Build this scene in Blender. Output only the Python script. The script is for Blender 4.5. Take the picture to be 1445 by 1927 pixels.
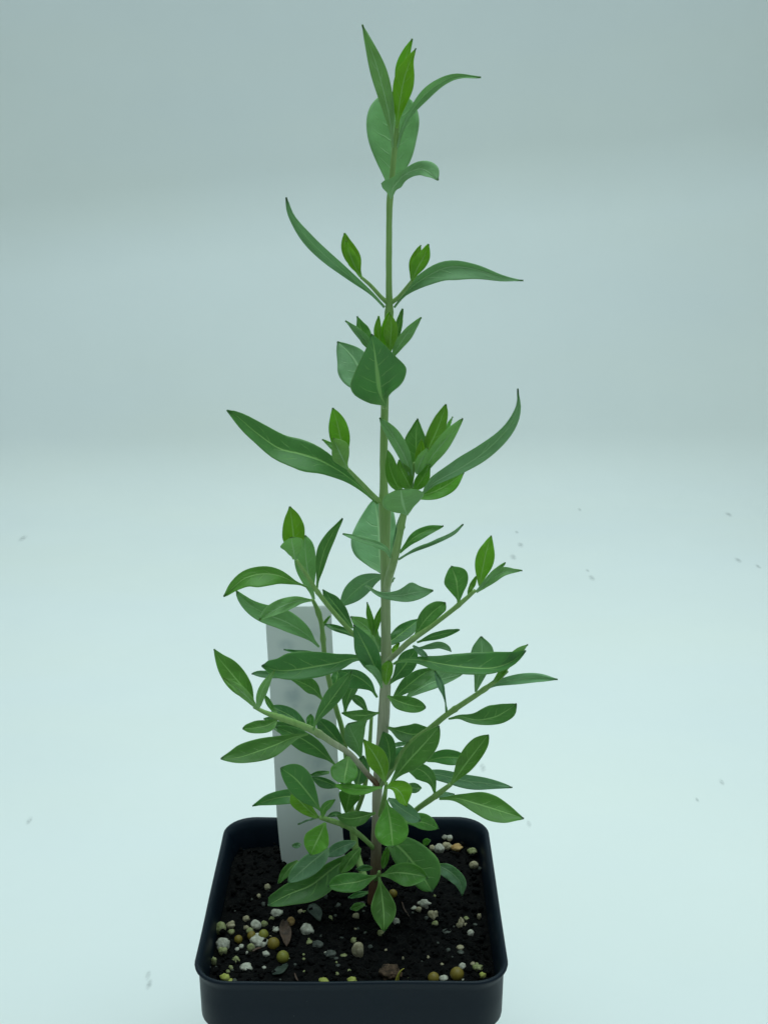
import bpy, bmesh, math, random
from mathutils import Vector, noise
random.seed(7)
scene = bpy.context.scene
for o in list(bpy.data.objects):
    bpy.data.objects.remove(o)

# ------------------------------------------------------------------ camera
F, CX, CY = 2380.0, 722.5, 963.5            # focal length and centre in photo pixels
PITCH = math.radians(17.1)
CAM = Vector((0.0, -0.352, 0.315))
SP, CP = math.sin(PITCH), math.cos(PITCH)
cd = bpy.data.cameras.new('camera'); cam = bpy.data.objects.new('camera', cd)
scene.collection.objects.link(cam)
cam.location = CAM; cam.rotation_euler = (math.pi/2 - PITCH, 0, 0)
cd.sensor_fit = 'VERTICAL'; cd.sensor_height = 24.0; cd.lens = 24.0*F/1927.0
cd.clip_start = 0.01; cd.clip_end = 50.0
scene.camera = cam

# ------------------------------------------------------------------ world, lamps, exposure
w = bpy.data.worlds.new('World'); scene.world = w; w.use_nodes = True
bg = w.node_tree.nodes['Background']
bg.inputs[0].default_value = (0.73, 0.97, 1.0, 1); bg.inputs[1].default_value = 0.325
def area(name, loc, target, sx, sy, power, col):
    ld = bpy.data.lights.new(name, 'AREA'); ld.shape = 'RECTANGLE'; ld.size = sx; ld.size_y = sy
    ld.energy = power; ld.color = col; ld.spread = math.radians(118)
    o = bpy.data.objects.new(name, ld); scene.collection.objects.link(o); o.location = loc
    o.rotation_euler = (Vector(target)-Vector(loc)).to_track_quat('-Z', 'Y').to_euler()
    return o
area('softbox', (0.06, 0.24, 1.10), (0.02, 0.22, 0), 1.2, 0.95, 5.9, (0.795, 1.0, 0.985))
scene.view_settings.view_transform = 'Standard'; scene.view_settings.look = 'None'
scene.view_settings.exposure = -0.05; scene.view_settings.gamma = 1.0

# ------------------------------------------------------------------ helpers
def ray(x, y):
    a, b = (x-CX)/F, -(y-CY)/F
    return Vector((a, CP + b*SP, -SP + b*CP))
def at(x, y, d=0.0):                         # photo pixel -> point d millimetres in front of the stem
    r = ray(x, y); s = (-CAM.y - d/1000.0)/r.y
    return CAM + r*s
def on_z(x, y, z):                           # photo pixel -> point at height z
    r = ray(x, y); return CAM + r*((z-CAM.z)/r.z)
def pxm(p):                                  # metres per photo pixel at a point
    v = p-CAM; return (v.y*CP - v.z*SP)/F
ZN = {0: (0, 0, 1), 1: (500, 20, 2.89), 2: (400, 560, 2.408), 3: (400, 920, 4.516), 4: (620, 920, 3.284),
      5: (380, 1200, 4.25), 6: (640, 1200, 3.44), 7: (460, 1420, 3.284), 8: (380, 1660, 4.817),
      9: (660, 1660, 5.161), 10: (800, 1500, 7.225)}
def zp(z, p): a, b, s = ZN[z]; return (a+p[0]/s, b+p[1]/s)
def link(name, me, mats, parent=None):
    o = bpy.data.objects.new(name, me); scene.collection.objects.link(o)
    for m in (mats if isinstance(mats, (list, tuple)) else [mats]): me.materials.append(m)
    if parent: o.parent = parent
    return o
def tag(o, label=None, cat=None, group=None, kind=None):
    if label: o['label'] = label
    if cat: o['category'] = cat
    if group: o['group'] = group
    if kind: o['kind'] = kind
    return o
def smooth(me):
    for p in me.polygons: p.use_smooth = True
def from_bm(bm, sm=True):
    me = bpy.data.meshes.new('mesh'); bm.normal_update(); bm.to_mesh(me); bm.free()
    if sm: smooth(me)
    return me
def lerp_tab(tab, t):                        # smooth interpolation in rows (t, a, b, ...)
    for i in range(len(tab)-1):
        if t <= tab[i+1][0]:
            t0, t1 = tab[i][0], tab[i+1][0]
            u = 0 if t1 == t0 else (t-t0)/(t1-t0)
            out = []
            for k in range(1, len(tab[0])):
                p1, p2 = tab[i][k], tab[i+1][k]
                m1 = 0 if i == 0 and False else ((p2-tab[i-1][k])/(t1-tab[i-1][0]) if i > 0 else (p2-p1)/(t1-t0))
                m2 = ((tab[i+2][k]-p1)/(tab[i+2][0]-t0) if i+2 < len(tab) else (p2-p1)/(t1-t0)*1.5)
                h = t1-t0
                out.append((2*u**3-3*u*u+1)*p1 + (u**3-2*u*u+u)*h*m1 + (-2*u**3+3*u*u)*p2 + (u**3-u*u)*h*m2)
            return out
    return list(tab[-1][1:])
def spline(pts, n):                          # arc-length Catmull-Rom through points, n+1 samples
    P = [Vector(p) for p in pts]
    if len(P) == 2: P = [P[0], (P[0]+P[1])/2, P[1]]
    E = [P[0]*2-P[1]] + P + [P[-1]*2-P[-2]]
    S = []
    for i in range(1, len(E)-2):
        for k in range(16):
            u = k/16
            a, b, c, d = E[i-1], E[i], E[i+1], E[i+2]
            S.append(0.5*((2*b)+(c-a)*u+(2*a-5*b+4*c-d)*u*u+(3*b-a-3*c+d)*u**3))
    S.append(P[-1])
    L = [0]
    for i in range(1, len(S)): L.append(L[-1]+(Vector(S[i][:2])-Vector(S[i-1][:2])).length)
    out = []; j = 0
    for k in range(n+1):
        s = L[-1]*k/n
        while j < len(S)-2 and L[j+1] < s: j += 1
        u = (s-L[j])/max(1e-9, L[j+1]-L[j])
        out.append(S[j].lerp(S[j+1], min(1, max(0, u))))
    return out

# ------------------------------------------------------------------ materials
def new_mat(name):
    m = bpy.data.materials.new(name); m.use_nodes = True
    nt = m.node_tree; nt.nodes.clear()
    out = nt.nodes.new('ShaderNodeOutputMaterial')
    return m, nt, out
class G:                                     # tiny node-graph writer
    def __init__(s, nt): s.nt = nt
    def n(s, typ, **kw):
        nd = s.nt.nodes.new('ShaderNode'+typ)
        for k, v in kw.items(): setattr(nd, k, v)
        return nd
    def put(s, sock, v):
        if hasattr(v, 'links') or isinstance(v, bpy.types.NodeSocket): s.nt.links.new(v, sock)
        else:
            if isinstance(v, tuple) and len(v) == 3 and sock.type == 'RGBA': v = (*v, 1)
            sock.default_value = v
    def math(s, op, a, b=0.0, c=None, clamp=False):
        nd = s.n('Math', operation=op, use_clamp=clamp); s.put(nd.inputs[0], a); s.put(nd.inputs[1], b)
        if c is not None: s.put(nd.inputs[2], c)
        return nd.outputs[0]
    def mix(s, f, a, b):
        nd = s.n('Mix', data_type='RGBA'); s.put(nd.inputs[0], f); s.put(nd.inputs[6], a); s.put(nd.inputs[7], b)
        return nd.outputs[2]
    def step(s, v, lo, hi, a=0.0, b=1.0):
        nd = s.n('MapRange', interpolation_type='SMOOTHSTEP')
        for i, q in enumerate((v, lo, hi, a, b)): s.put(nd.inputs[i], q)
        return nd.outputs[0]
    def noise(s, vec, scale, detail=3.0, rough=0.5):
        nd = s.n('TexNoise'); s.put(nd.inputs['Vector'], vec); nd.inputs['Scale'].default_value = scale
        nd.inputs['Detail'].default_value = detail; nd.inputs['Roughness'].default_value = rough
        return nd.outputs[0]
    def obj(s): return s.n('TexCoord').outputs['Object']
    def bump(s, h, strength, dist):
        nd = s.n('Bump'); nd.inputs['Strength'].default_value = strength; nd.inputs['Distance'].default_value = dist
        s.put(nd.inputs['Height'], h); return nd.outputs[0]
    def principled(s, col, rough, spec=0.5, normal=None):
        nd = s.n('BsdfPrincipled'); s.put(nd.inputs['Base Color'], col); s.put(nd.inputs['Roughness'], rough)
        nd.inputs['Specular IOR Level'].default_value = spec
        if normal is not None: s.put(nd.inputs['Normal'], normal)
        return nd
def leaf_material(name, under):
    m, nt, out = new_mat(name); g = G(nt)
    uv = g.n('UVMap'); uv.uv_map = 'uv'
    sep = g.n('SeparateXYZ'); g.put(sep.inputs[0], uv.outputs[0])
    u, v = sep.outputs[0], sep.outputs[1]    # u: -1..1 stored as 0..1 ; v: base..tip
    uu = g.math('MULTIPLY_ADD', u, 2.0, -1.0)
    au = g.math('ABSOLUTE', uu)
    oi = g.n('ObjectInfo')
    sc = g.n('SeparateColor'); g.put(sc.inputs[0], oi.outputs['Color'])
    age = sc.outputs[0]; ratio = sc.outputs[1]      # age 0 mature .. 1 young ; ratio length / width / 10
    rnd = oi.outputs['Random']
    ob = g.obj()
    nz = g.noise(ob, 240.0, 4.0)
    nz2 = g.noise(ob, 1300.0, 2.0)
    if under: mat_c, yng_c, vein_c = (0.215, 0.375, 0.245), (0.24, 0.47, 0.13), (0.44, 0.63, 0.37)
    else:     mat_c, yng_c, vein_c = (0.060, 0.168, 0.058), (0.150, 0.38, 0.010), (0.34, 0.56, 0.18)
    base = g.mix(age, mat_c, yng_c)
    dark = g.mix(1.0, base, base); 
    hs = g.n('HueSaturation'); g.put(hs.inputs['Color'], base)
    g.put(hs.inputs['Value'], g.math('ADD', g.math('MULTIPLY_ADD', nz, 0.70, 0.54), g.math('MULTIPLY', rnd, 0.24)))
    g.put(hs.inputs['Hue'], g.math('MULTIPLY_ADD', rnd, 0.02, 0.49))
    base = hs.outputs[0]
    # pale cast toward the base of young leaves, soft lighter margin
    base = g.mix(g.step(v, 0.22, 0.0, 0.0, 0.55), base, vein_c)
    base = g.mix(g.step(au, 0.93, 1.0, 0.0, 0.5), base, vein_c)
    base = g.mix(g.step(v, 0.945, 1.0, 0.0, 0.75), base, (0.030, 0.050, 0.040))
    # midrib, tapering to the tip
    wob = g.math('MULTIPLY_ADD', g.noise(ob, 90.0, 1.0), 0.05, -0.025)
    mw = g.math('MULTIPLY_ADD', v, -0.085, 0.135)
    mid = g.math('SUBTRACT', 1.0, g.math('DIVIDE', g.math('ABSOLUTE', g.math('ADD', uu, wob)), mw), clamp=True)
    mid = g.step(mid, 0.0, 0.6)
    # side veins leave the midrib at an angle and curve toward the tip
    bend = g.math('MULTIPLY', g.math('POWER', au, 1.3), 0.20)
    ph = g.math('SUBTRACT', v, bend)
    ph = g.math('ADD', ph, g.math('MULTIPLY', g.noise(ob, 160.0, 2.0), 0.10))
    ph = g.math('ADD', ph, g.math('MULTIPLY', g.math('SIGN', uu), 0.035))
    fr = g.math('ABSOLUTE', g.math('SUBTRACT', g.math('FRACT', g.math('MULTIPLY', ph, 7.0)), 0.5))
    side = g.step(fr, 0.085, 0.015)
    side = g.math('MULTIPLY', side, g.step(au, 0.85, 0.35))
    side = g.math('MULTIPLY', side, g.step(g.noise(ob, 330.0, 1.0), 0.36, 0.56))
    side = g.math('MULTIPLY', side, g.step(v, 0.95, 0.75))
    vein = g.math('MAXIMUM', g.math('MULTIPLY', mid, 0.95), g.math('MULTIPLY', side, 0.70 if under else 0.50))
    col = g.mix(vein, base, vein_c)
    h = g.math('ADD', g.math('MULTIPLY', vein, 0.6 if under else -0.6), g.math('MULTIPLY', nz, 0.9))
    h = g.math('ADD', h, g.math('MULTIPLY', nz2, 0.12))
    nrm = g.bump(h, 0.45, 0.0006)
    p = g.principled(col, g.math('MULTIPLY_ADD', nz, 0.2, 0.34 if not under else 0.48), 0.5 if not under else 0.35, nrm)
    tr = g.n('BsdfTranslucent'); g.put(tr.inputs['Normal'], nrm)
    g.put(tr.inputs['Color'], g.mix(age, (0.38, 0.72, 0.30), (0.62, 0.92, 0.12)))
    mx = g.n('MixShader'); mx.inputs[0].default_value = 0.36
    nt.links.new(p.outputs[0], mx.inputs[1]); nt.links.new(tr.outputs[0], mx.inputs[2])
    nt.links.new(mx.outputs[0], out.inputs[0])
    return m
M_UP, M_UN = leaf_material('leaf_upper', False), leaf_material('leaf_underside', True)

def stem_material():
    m, nt, out = new_mat('stem_bark'); g = G(nt); ob = g.obj()
    oi = g.n('ObjectInfo'); sc = g.n('SeparateColor'); g.put(sc.inputs[0], oi.outputs['Color'])
    at_ = g.n('Attribute', attribute_name='wood'); wood = at_.outputs['Fac']
    mp = g.n('Mapping'); g.put(mp.inputs[0], ob); mp.inputs['Scale'].default_value = (1, 1, 0.08)
    nz = g.noise(mp.outputs[0], 900.0, 4.0); nz2 = g.noise(ob, 200.0, 3.0)
    green = g.mix(nz, (0.14, 0.28, 0.055), (0.33, 0.51, 0.16))
    tan = g.mix(nz, (0.29, 0.28, 0.18), (0.60, 0.58, 0.43))
    red = g.mix(nz2, (0.10, 0.045, 0.022), (0.22, 0.10, 0.055))
    c = g.mix(g.step(wood, 0.12, 0.72), green, tan)
    c = g.mix(g.step(wood, 0.72, 1.0), c, red)
    p = g.principled(c, 0.5, 0.35, g.bump(g.math('ADD', nz, g.math('MULTIPLY', nz2, 0.5)), 0.35, 0.0005))
    nt.links.new(p.outputs[0], out.inputs[0]); return m
M_STEM = stem_material()

def simple(name, c0, c1, scale, rough, spec=0.4, bump=0.0, dist=0.0005, detail=4.0):
    m, nt, out = new_mat(name); g = G(nt); ob = g.obj()
    nz = g.noise(ob, scale, detail, 0.6)
    p = g.principled(g.mix(g.step(nz, 0.3, 0.7), c0, c1), rough, spec, g.bump(nz, bump, dist) if bump else None)
    nt.links.new(p.outputs[0], out.inputs[0]); return m
M_PERL = simple('perlite_white', (0.30, 0.285, 0.23), (0.54, 0.52, 0.44), 700.0, 0.9, 0.15, 0.7, 0.0006)
M_PERT = simple('perlite_tan', (0.24, 0.20, 0.12), (0.42, 0.37, 0.25), 700.0, 0.9, 0.15, 0.6, 0.0006)
M_PERG = simple('perlite_algae', (0.14, 0.16, 0.055), (0.34, 0.34, 0.18), 600.0, 0.85, 0.15, 0.6, 0.0006)
M_PERY = simple('perlite_yellow_algae', (0.24, 0.26, 0.04), (0.40, 0.40, 0.12), 600.0, 0.8, 0.2, 0.6, 0.0006)
M_PERD = simple('grit_grey', (0.035, 0.04, 0.035), (0.11, 0.115, 0.10), 700.0, 0.85, 0.2, 0.6, 0.0006)
M_BEADO = simple('bead_olive', (0.16, 0.155, 0.02), (0.22, 0.205, 0.03), 250.0, 0.5, 0.35, 0.15, 0.0004)
M_BEADY = simple('bead_ochre', (0.15, 0.105, 0.012), (0.21, 0.155, 0.022), 250.0, 0.5, 0.35, 0.15, 0.0004)
M_ORNG = simple('grit_orange', (0.30, 0.17, 0.06), (0.46, 0.30, 0.13), 500.0, 0.85, 0.2, 0.5, 0.0005)
M_DEAD = simple('dead_leaf', (0.030, 0.018, 0.012), (0.09, 0.050, 0.034), 260.0, 0.6, 0.3, 0.7, 0.0008)
M_WET = simple('wet_leaf_scrap', (0.010, 0.020, 0.014), (0.03, 0.045, 0.03), 260.0, 0.5, 0.3, 0.5, 0.0008)
M_BARK = simple('bark_chunk', (0.018, 0.012, 0.008), (0.14, 0.085, 0.055), 420.0, 0.85, 0.2, 1.0, 0.002, 8.0)
M_YEL = simple('yellow_sliver', (0.30, 0.27, 0.03), (0.42, 0.37, 0.08), 400.0, 0.6, 0.3, 0.2, 0.0004)
M_SOIL = simple('soil_black', (0.0012, 0.0014, 0.0018), (0.0062, 0.0055, 0.0052), 500.0, 0.9, 0.10, 1.0, 0.0015, 9.0)

def pot_material():
    m, nt, out = new_mat('pot_plastic'); g = G(nt); ob = g.obj()
    nz = g.noise(ob, 60.0, 5.0, 0.6); fine = g.noise(ob, 1600.0, 2.0)
    dust = g.step(g.noise(ob, 800.0, 1.0), 0.79, 0.83)
    c = g.mix(nz, (0.0022, 0.0065, 0.0135), (0.006, 0.0130, 0.0230))
    c = g.mix(g.math('MULTIPLY', dust, 0.4), c, (0.12, 0.12, 0.12))
    p = g.principled(c, g.math('MULTIPLY_ADD', nz, 0.25, 0.33), 0.2,
                     g.bump(g.math('ADD', g.math('MULTIPLY', fine, 0.2), nz), 0.12, 0.0008))
    nt.links.new(p.outputs[0], out.inputs[0]); return m
M_POT = pot_material()

# ------------------------------------------------------------------ backdrop: one sheet swept up into a wall
YS = 0.722                                   # where the sheet leaves the table
def sheet(x, t):                             # one section of the sheet: flat, tight bend, leaning panel, soft fold, upright
    lean = math.radians(74); fold = 0.213+0.10*x; seam = YS+0.05*x
    R1, R2 = 0.075, 0.16
    pts = [(-1.5+(seam-R1*math.tan(lean/2)+1.5)*i/20, 0.0) for i in range(21)]
    y, z = pts[-1]
    for i in range(1, 13):
        a = lean*i/12; pts.append((y+R1*math.sin(a), R1*(1-math.cos(a))))
    y, z = pts[-1]; k = (fold-z)/math.sin(lean)
    for i in range(1, 11): pts.append((y+k*math.cos(lean)*i/10, z+k*math.sin(lean)*i/10))
    y, z = pts[-1]; e = math.radians(100)
    for i in range(1, 13):
        a = lean+(e-lean)*i/12
        pts.append((y+R2*(math.sin(a)-math.sin(lean)), z+R2*(math.cos(lean)-math.cos(a))))
    y, z = pts[-1]
    for i in range(1, 9): pts.append((y+math.cos(e)*1.1*i/8, z+math.sin(e)*1.1*i/8))
    return pts
def build_backdrop():
    bm = bmesh.new(); nx = 60; cols = []
    for i in range(nx+1):
        x = -1.5+3.0*i/nx
        cols.append([bm.verts.new((x, y+0.004*noise.noise(Vector((x*2.2, z*5, 2.0)))*min(1, z*8), z+(0.0012*noise.noise(Vector((x*5, y*5, 0))) if z < .01 and (abs(x) > .08 or abs(y) > .09) else 0))) for (y, z) in sheet(max(-.6, min(.6, x)), 0)])
    for a, b in zip(cols, cols[1:]):
        for i in range(len(a)-1): bm.faces.new((a[i], b[i], b[i+1], a[i+1]))
    m, nt, out = new_mat('backdrop_white'); g = G(nt); ob = g.obj()
    nz = g.noise(ob, 6.0, 5.0, 0.6); fine = g.noise(ob, 220.0, 3.0)
    c = g.mix(nz, (0.75, 0.765, 0.76), (0.86, 0.865, 0.855))
    mp = g.n('Mapping'); g.put(mp.inputs[0], ob); mp.inputs['Scale'].default_value = (0.6, 2.2, 2.2)
    hue = g.noise(mp.outputs[0], 3.2, 3.0, 0.5)
    c = g.mix(g.step(hue, 0.35, 0.65), g.mix(0.35, c, (0.79, 0.815, 0.84)), g.mix(0.35, c, (0.82, 0.83, 0.79)))
    spots = [(638, 941, 6.5), (965, 1049, 5.5), (979, 1026, 5), (972, 1002, 3), (1113, 1088, 5), (1105, 1074, 3), (1370, 967, 5),
             (1388, 1054, 5), (1426, 1066, 4), (908, 1447, 5.5), (1357, 1472, 4), (1311, 1506, 3), (995, 1552, 4), (56, 1545, 4.5),
             (44, 1014, 6), (279, 1834, 4.5), (281, 1851, 5), (1030, 905, 4), (1090, 960, 3)]
    tot = None
    for (x, y, r) in spots:
        p = on_z(x, y, 0.0); s = pxm(p)*r
        vm = g.n('VectorMath', operation='SUBTRACT'); g.put(vm.inputs[0], ob); vm.inputs[1].default_value = p
        vs = g.n('VectorMath', operation='MULTIPLY'); g.put(vs.inputs[0], vm.outputs[0]); vs.inputs[1].default_value = (1, 0.36, 0.6)
        vl = g.n('VectorMath', operation='LENGTH'); g.put(vl.inputs[0], vs.outputs[0])
        f = g.step(vl.outputs['Value'], s*1.5, s*0.2, 0.0, 0.40)
        tot = f if tot is None else g.math('MAXIMUM', tot, f)
    tot = g.math('MULTIPLY', tot, g.step(g.noise(ob, 420.0, 2.0), 0.3, 0.6, 0.35, 1.0))
    c = g.mix(tot, c, (0.14, 0.15, 0.15))
    p = g.principled(c, 0.62, 0.25, g.bump(g.math('ADD', nz, g.math('MULTIPLY', fine, 0.02)), 0.10, 0.01))
    nt.links.new(p.outputs[0], out.inputs[0])
    o = link('backdrop', from_bm(bm), m); tag(o, 'white seamless sheet under the pot curving up into the pale wall', 'backdrop', kind='structure')
build_backdrop()

# ------------------------------------------------------------------ pot
RIM = 0.085; SOIL = RIM-0.0095
pf_l, pf_r = on_z(364.6, 1815, RIM), on_z(956.4, 1815, RIM)
yb, yf = on_z(690, 1536, RIM).y, on_z(690, 1850, RIM).y
PC = Vector(((pf_l.x+pf_r.x)/2, (yb+yf)/2, 0))
HX, HY = (pf_r.x-pf_l.x)/2, (yb-yf)/2
def rrect(hx, hy, r, n=9, ns=14):
    pts = []
    cs = [(hx-r, hy-r, 0), (-hx+r, hy-r, 1), (-hx+r, -hy+r, 2), (hx-r, -hy+r, 3)]
    for k, (cx, cy, q) in enumerate(cs):
        arc = [(cx+r*math.cos(math.pi/2*(q+i/n)), cy+r*math.sin(math.pi/2*(q+i/n))) for i in range(n+1)]
        pts += arc
        nx = cs[(k+1) % 4]; e = (nx[0]+r*math.cos(math.pi/2*((k+1))), nx[1]+r*math.sin(math.pi/2*((k+1))))
        a = arc[-1]
        pts += [(a[0]+(e[0]-a[0])*i/ns, a[1]+(e[1]-a[1])*i/ns) for i in range(1, ns)]
    return pts
def loft(sections, wob=0.0, close=False):    # sections: (inset, z, corner radius)
    bm = bmesh.new(); rings = []
    for (ins, z, r) in sections:
        ring = []
        for (x, y) in rrect(HX-ins, HY-ins*HY/HX, r):
            nv = noise.noise(Vector((x*28, y*28, 3.1)))*wob
            nn = noise.noise(Vector((x*40, y*40, 9.7)))*wob*0.8
            ring.append(bm.verts.new((PC.x+x*(1+nn*8), PC.y+y*(1+nn*8), z+nv)))
        rings.append(ring)
    n = len(rings[0])
    pairs = list(zip(rings, rings[1:])) + ([(rings[-1], rings[0])] if close else [])
    for a, b in pairs:
        for i in range(n): bm.faces.new((a[i], a[(i+1) % n], b[(i+1) % n], b[i]))
    return bm, rings
pot = bpy.data.objects.new('plant_pot', None); scene.collection.objects.link(pot)
pot.location = (PC.x, PC.y, 0); bpy.context.view_layer.update()
tag(pot, 'square black plastic nursery pot with rounded corners and flared lip', 'pot')
def under(o, parent):
    o.parent = parent; o.matrix_parent_inverse = parent.matrix_world.inverted()
mm = 0.001
bm, rr = loft([(1.35*mm, RIM-17.5*mm, 10*mm), (1.25*mm, RIM-16.8*mm, 10*mm), (1.15*mm, RIM-9*mm, 10*mm), (1.1*mm, RIM-3.6*mm, 10*mm),
               (0.9*mm, RIM-2.4*mm, 10*mm), (0.1*mm, RIM-1.0*mm, 10.5*mm), (0.0, RIM-0.4*mm, 10.5*mm), (0.35*mm, RIM, 10.3*mm),
               (0.9*mm, RIM-0.1*mm, 10*mm), (1.7*mm, RIM-1.2*mm, 9.5*mm), (2.3*mm, RIM-3.0*mm, 9*mm), (2.7*mm, RIM-8*mm, 9*mm),
               (3.1*mm, RIM-17*mm, 9*mm)], 0.00045)
rim = link('rim', from_bm(bm), M_POT); under(rim, pot)
bm, rr = loft([(3.2*mm, RIM-17.2*mm, 9*mm), (2.6*mm, RIM-17.5*mm, 9*mm), (2.5*mm, RIM-18.2*mm, 9*mm), (4*mm, RIM-32*mm, 9*mm), (8.5*mm, 3*mm, 8*mm), (10*mm, 0.6*mm, 7*mm)])
bm.faces.new(rr[-1])
body = link('body', from_bm(bm), M_POT); under(body, pot)

# ------------------------------------------------------------------ soil
def soil_h(x, y):
    q = Vector((x, y, 0))
    bk = min(1, max(0, (y-PC.y)/HY)); return (bk*bk*1.6 + noise.noise(q*55)*1.5 + noise.noise(q*170+Vector((5, 0, 0)))*0.9 + noise.noise(q*420)*0.65 + noise.noise(q*900)*0.35)*mm
def build_soil():
    bm = bmesh.new(); n = 190; hx, hy = HX-2.9*mm, HY-2.9*mm
    grid = []
    for j in range(n+1):
        row = []
        for i in range(n+1):
            x, y = PC.x-hx+2*hx*i/n, PC.y-hy+2*hy*j/n
            edge = min(1, min(hx-abs(x-PC.x), hy-abs(y-PC.y))/0.006)
            row.append(bm.verts.new((x, y, SOIL+soil_h(x, y)*(0.4+0.6*edge)-(1-edge)*0.0012)))
        grid.append(row)
    def inside(x, y):
        dx, dy = abs(x-PC.x)-(hx-9*mm), abs(y-PC.y)-(hy-9*mm)
        return not (dx > 0 and dy > 0 and dx*dx+dy*dy > (9*mm)**2)
    for j in range(n):
        for i in range(n):
            c = grid[j][i].co
            if inside(c.x, c.y): bm.faces.new((grid[j][i], grid[j][i+1], grid[j+1][i+1], grid[j+1][i]))
    for v in [v for v in bm.verts if not v.link_faces]: bm.verts.remove(v)
    # crumbs and fibres of peat
    for k in range(1500):
        x, y = random.uniform(PC.x-hx*.96, PC.x+hx*.96), random.uniform(PC.y-hy*.96, PC.y+hy*.96)
        if not inside(x, y): continue
        z = SOIL+soil_h(x, y); r = random.uniform(0.25, 1.1)*mm
        c = Vector((x, y, z+r*0.2)); vs = []
        ax = Vector((random.gauss(0, 1), random.gauss(0, 1), random.gauss(0, .5))).normalized()
        st = random.choice((1, 1, 1.6, 4.0)); rr_ = r if st < 2 else r*0.35
        ret = bmesh.ops.create_icosphere(bm, subdivisions=1, radius=rr_)
        for v in ret['verts']:
            q = v.co*(1+0.5*noise.noise(v.co*1500+c*400)); q += ax*(q.dot(ax))*(st-1); v.co = c+q
    return link('potting_soil', from_bm(bm, False), M_SOIL)
tag(build_soil(), 'crumbly black potting soil filling the square pot', 'soil', kind='stuff')

# ------------------------------------------------------------------ plant label stake
def build_tag():
    # the stake stands in the soil behind the plant and leans back a little
    bl, br = on_z(531, 1630, SOIL), on_z(646, 1630, SOIL)
    d0 = -bl.y*1000
    pts = []
    def edge(pl):
        return [at(x, y, d0-13.0*(1630-y)/490.0) for (x, y) in pl]
    Lf = edge([(538, 1680), (526.5, 1592), (521, 1534), (516.4, 1440), (507.5, 1290), (501, 1187), (500, 1152)])
    Rt = edge([(655, 1680), (647, 1592), (642, 1534), (636.5, 1440), (630, 1290), (624.5, 1187), (624, 1152)])
    top = edge([(500.3, 1147), (503, 1142), (508, 1139.5), (515, 1139)]), edge([(623.5, 1147), (620.5, 1142), (615, 1139.5), (608, 1139)])
    Lf += top[0]; Rt += top[1]
    bm = bmesh.new(); th = Vector((0, 0.0006, 0)); N = 6; A = []; B = []
    for l, r in zip(Lf, Rt):
        ra, rb = [], []
        for i in range(N+1):
            p = l.lerp(r, i/N); p = p + Vector((0, -0.0012*(1-(2*i/N-1)**2), 0))
            ra.append(bm.verts.new(p)); rb.append(bm.verts.new(p+th))
        A.append(ra); B.append(rb)
    for k in range(len(A)-1):
        for i in range(N):
            bm.faces.new((A[k][i], A[k][i+1], A[k+1][i+1], A[k+1][i])); bm.faces.new((B[k][i+1], B[k][i], B[k+1][i], B[k+1][i+1]))
        bm.faces.new((A[k][0], A[k+1][0], B[k+1][0], B[k][0])); bm.faces.new((A[k][N], B[k][N], B[k+1][N], A[k+1][N]))
    for i in range(N): bm.faces.new((A[-1][i], A[-1][i+1], B[-1][i+1], B[-1][i])); bm.faces.new((A[0][i+1], A[0][i], B[0][i], B[0][i+1]))
    m, nt, out = new_mat('white_tag_plastic'); g = G(nt); ob = g.obj()
    c = g.mix(g.noise(ob, 60.0, 4.0), (0.80, 0.80, 0.78), (0.87, 0.87, 0.85))
    # smudged pale blue print, worn beyond reading
    tot = None
    for (x, y, rx, ry, s) in [(540, 1212, 20, 14, .40), (588, 1188, 22, 12, .22), (552, 1305, 20, 22, .50), (548, 1280, 16, 12, .30), (596, 1432, 26, 20, .45), (612, 1448, 14, 12, .25),
                           (618, 1508, 18, 22, .45), (560, 1268, 26, 14, .25), (585, 1330, 14, 12, .25), (565, 1225, 12, 8, .25), (555, 1325, 9, 8, .3)]:
        p = at(x, y, d0-13.0*(1630-y)/490.0); s_ = pxm(p)
        vm = g.n('VectorMath', operation='SUBTRACT'); g.put(vm.inputs[0], ob); vm.inputs[1].default_value = p
        sc = g.n('VectorMath', operation='MULTIPLY'); g.put(sc.inputs[0], vm.outputs[0]); sc.inputs[1].default_value = (1/(rx*s_), 0.0, 1/(ry*s_))
        ln = g.n('VectorMath', operation='LENGTH'); g.put(ln.inputs[0], sc.outputs[0])
        f = g.step(ln.outputs['Value'], 1.25, 0.1, 0.0, s)
        tot = f if tot is None else g.math('MAXIMUM', tot, f)
    tot = g.math('MULTIPLY', tot, g.step(g.noise(ob, 260.0, 3.0), 0.25, 0.55, 0.30, 0.75))
    c = g.mix(tot, c, (0.13, 0.24, 0.32))
    p = g.principled(c, 0.5, 0.35)
    tr = g.n('BsdfTranslucent'); tr.inputs[0].default_value = (0.75, 0.78, 0.76, 1)
    mx = g.n('MixShader'); mx.inputs[0].default_value = 0.30
    nt.links.new(p.outputs[0], mx.inputs[1]); nt.links.new(tr.outputs[0], mx.inputs[2]); nt.links.new(mx.outputs[0], out.inputs[0])
    o = link('plant_tag', from_bm(bm, False), m)
    tag(o, 'tall white plastic tag with faint blue smudged print, stuck in the soil behind the plant', 'plant tag')
build_tag()
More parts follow.
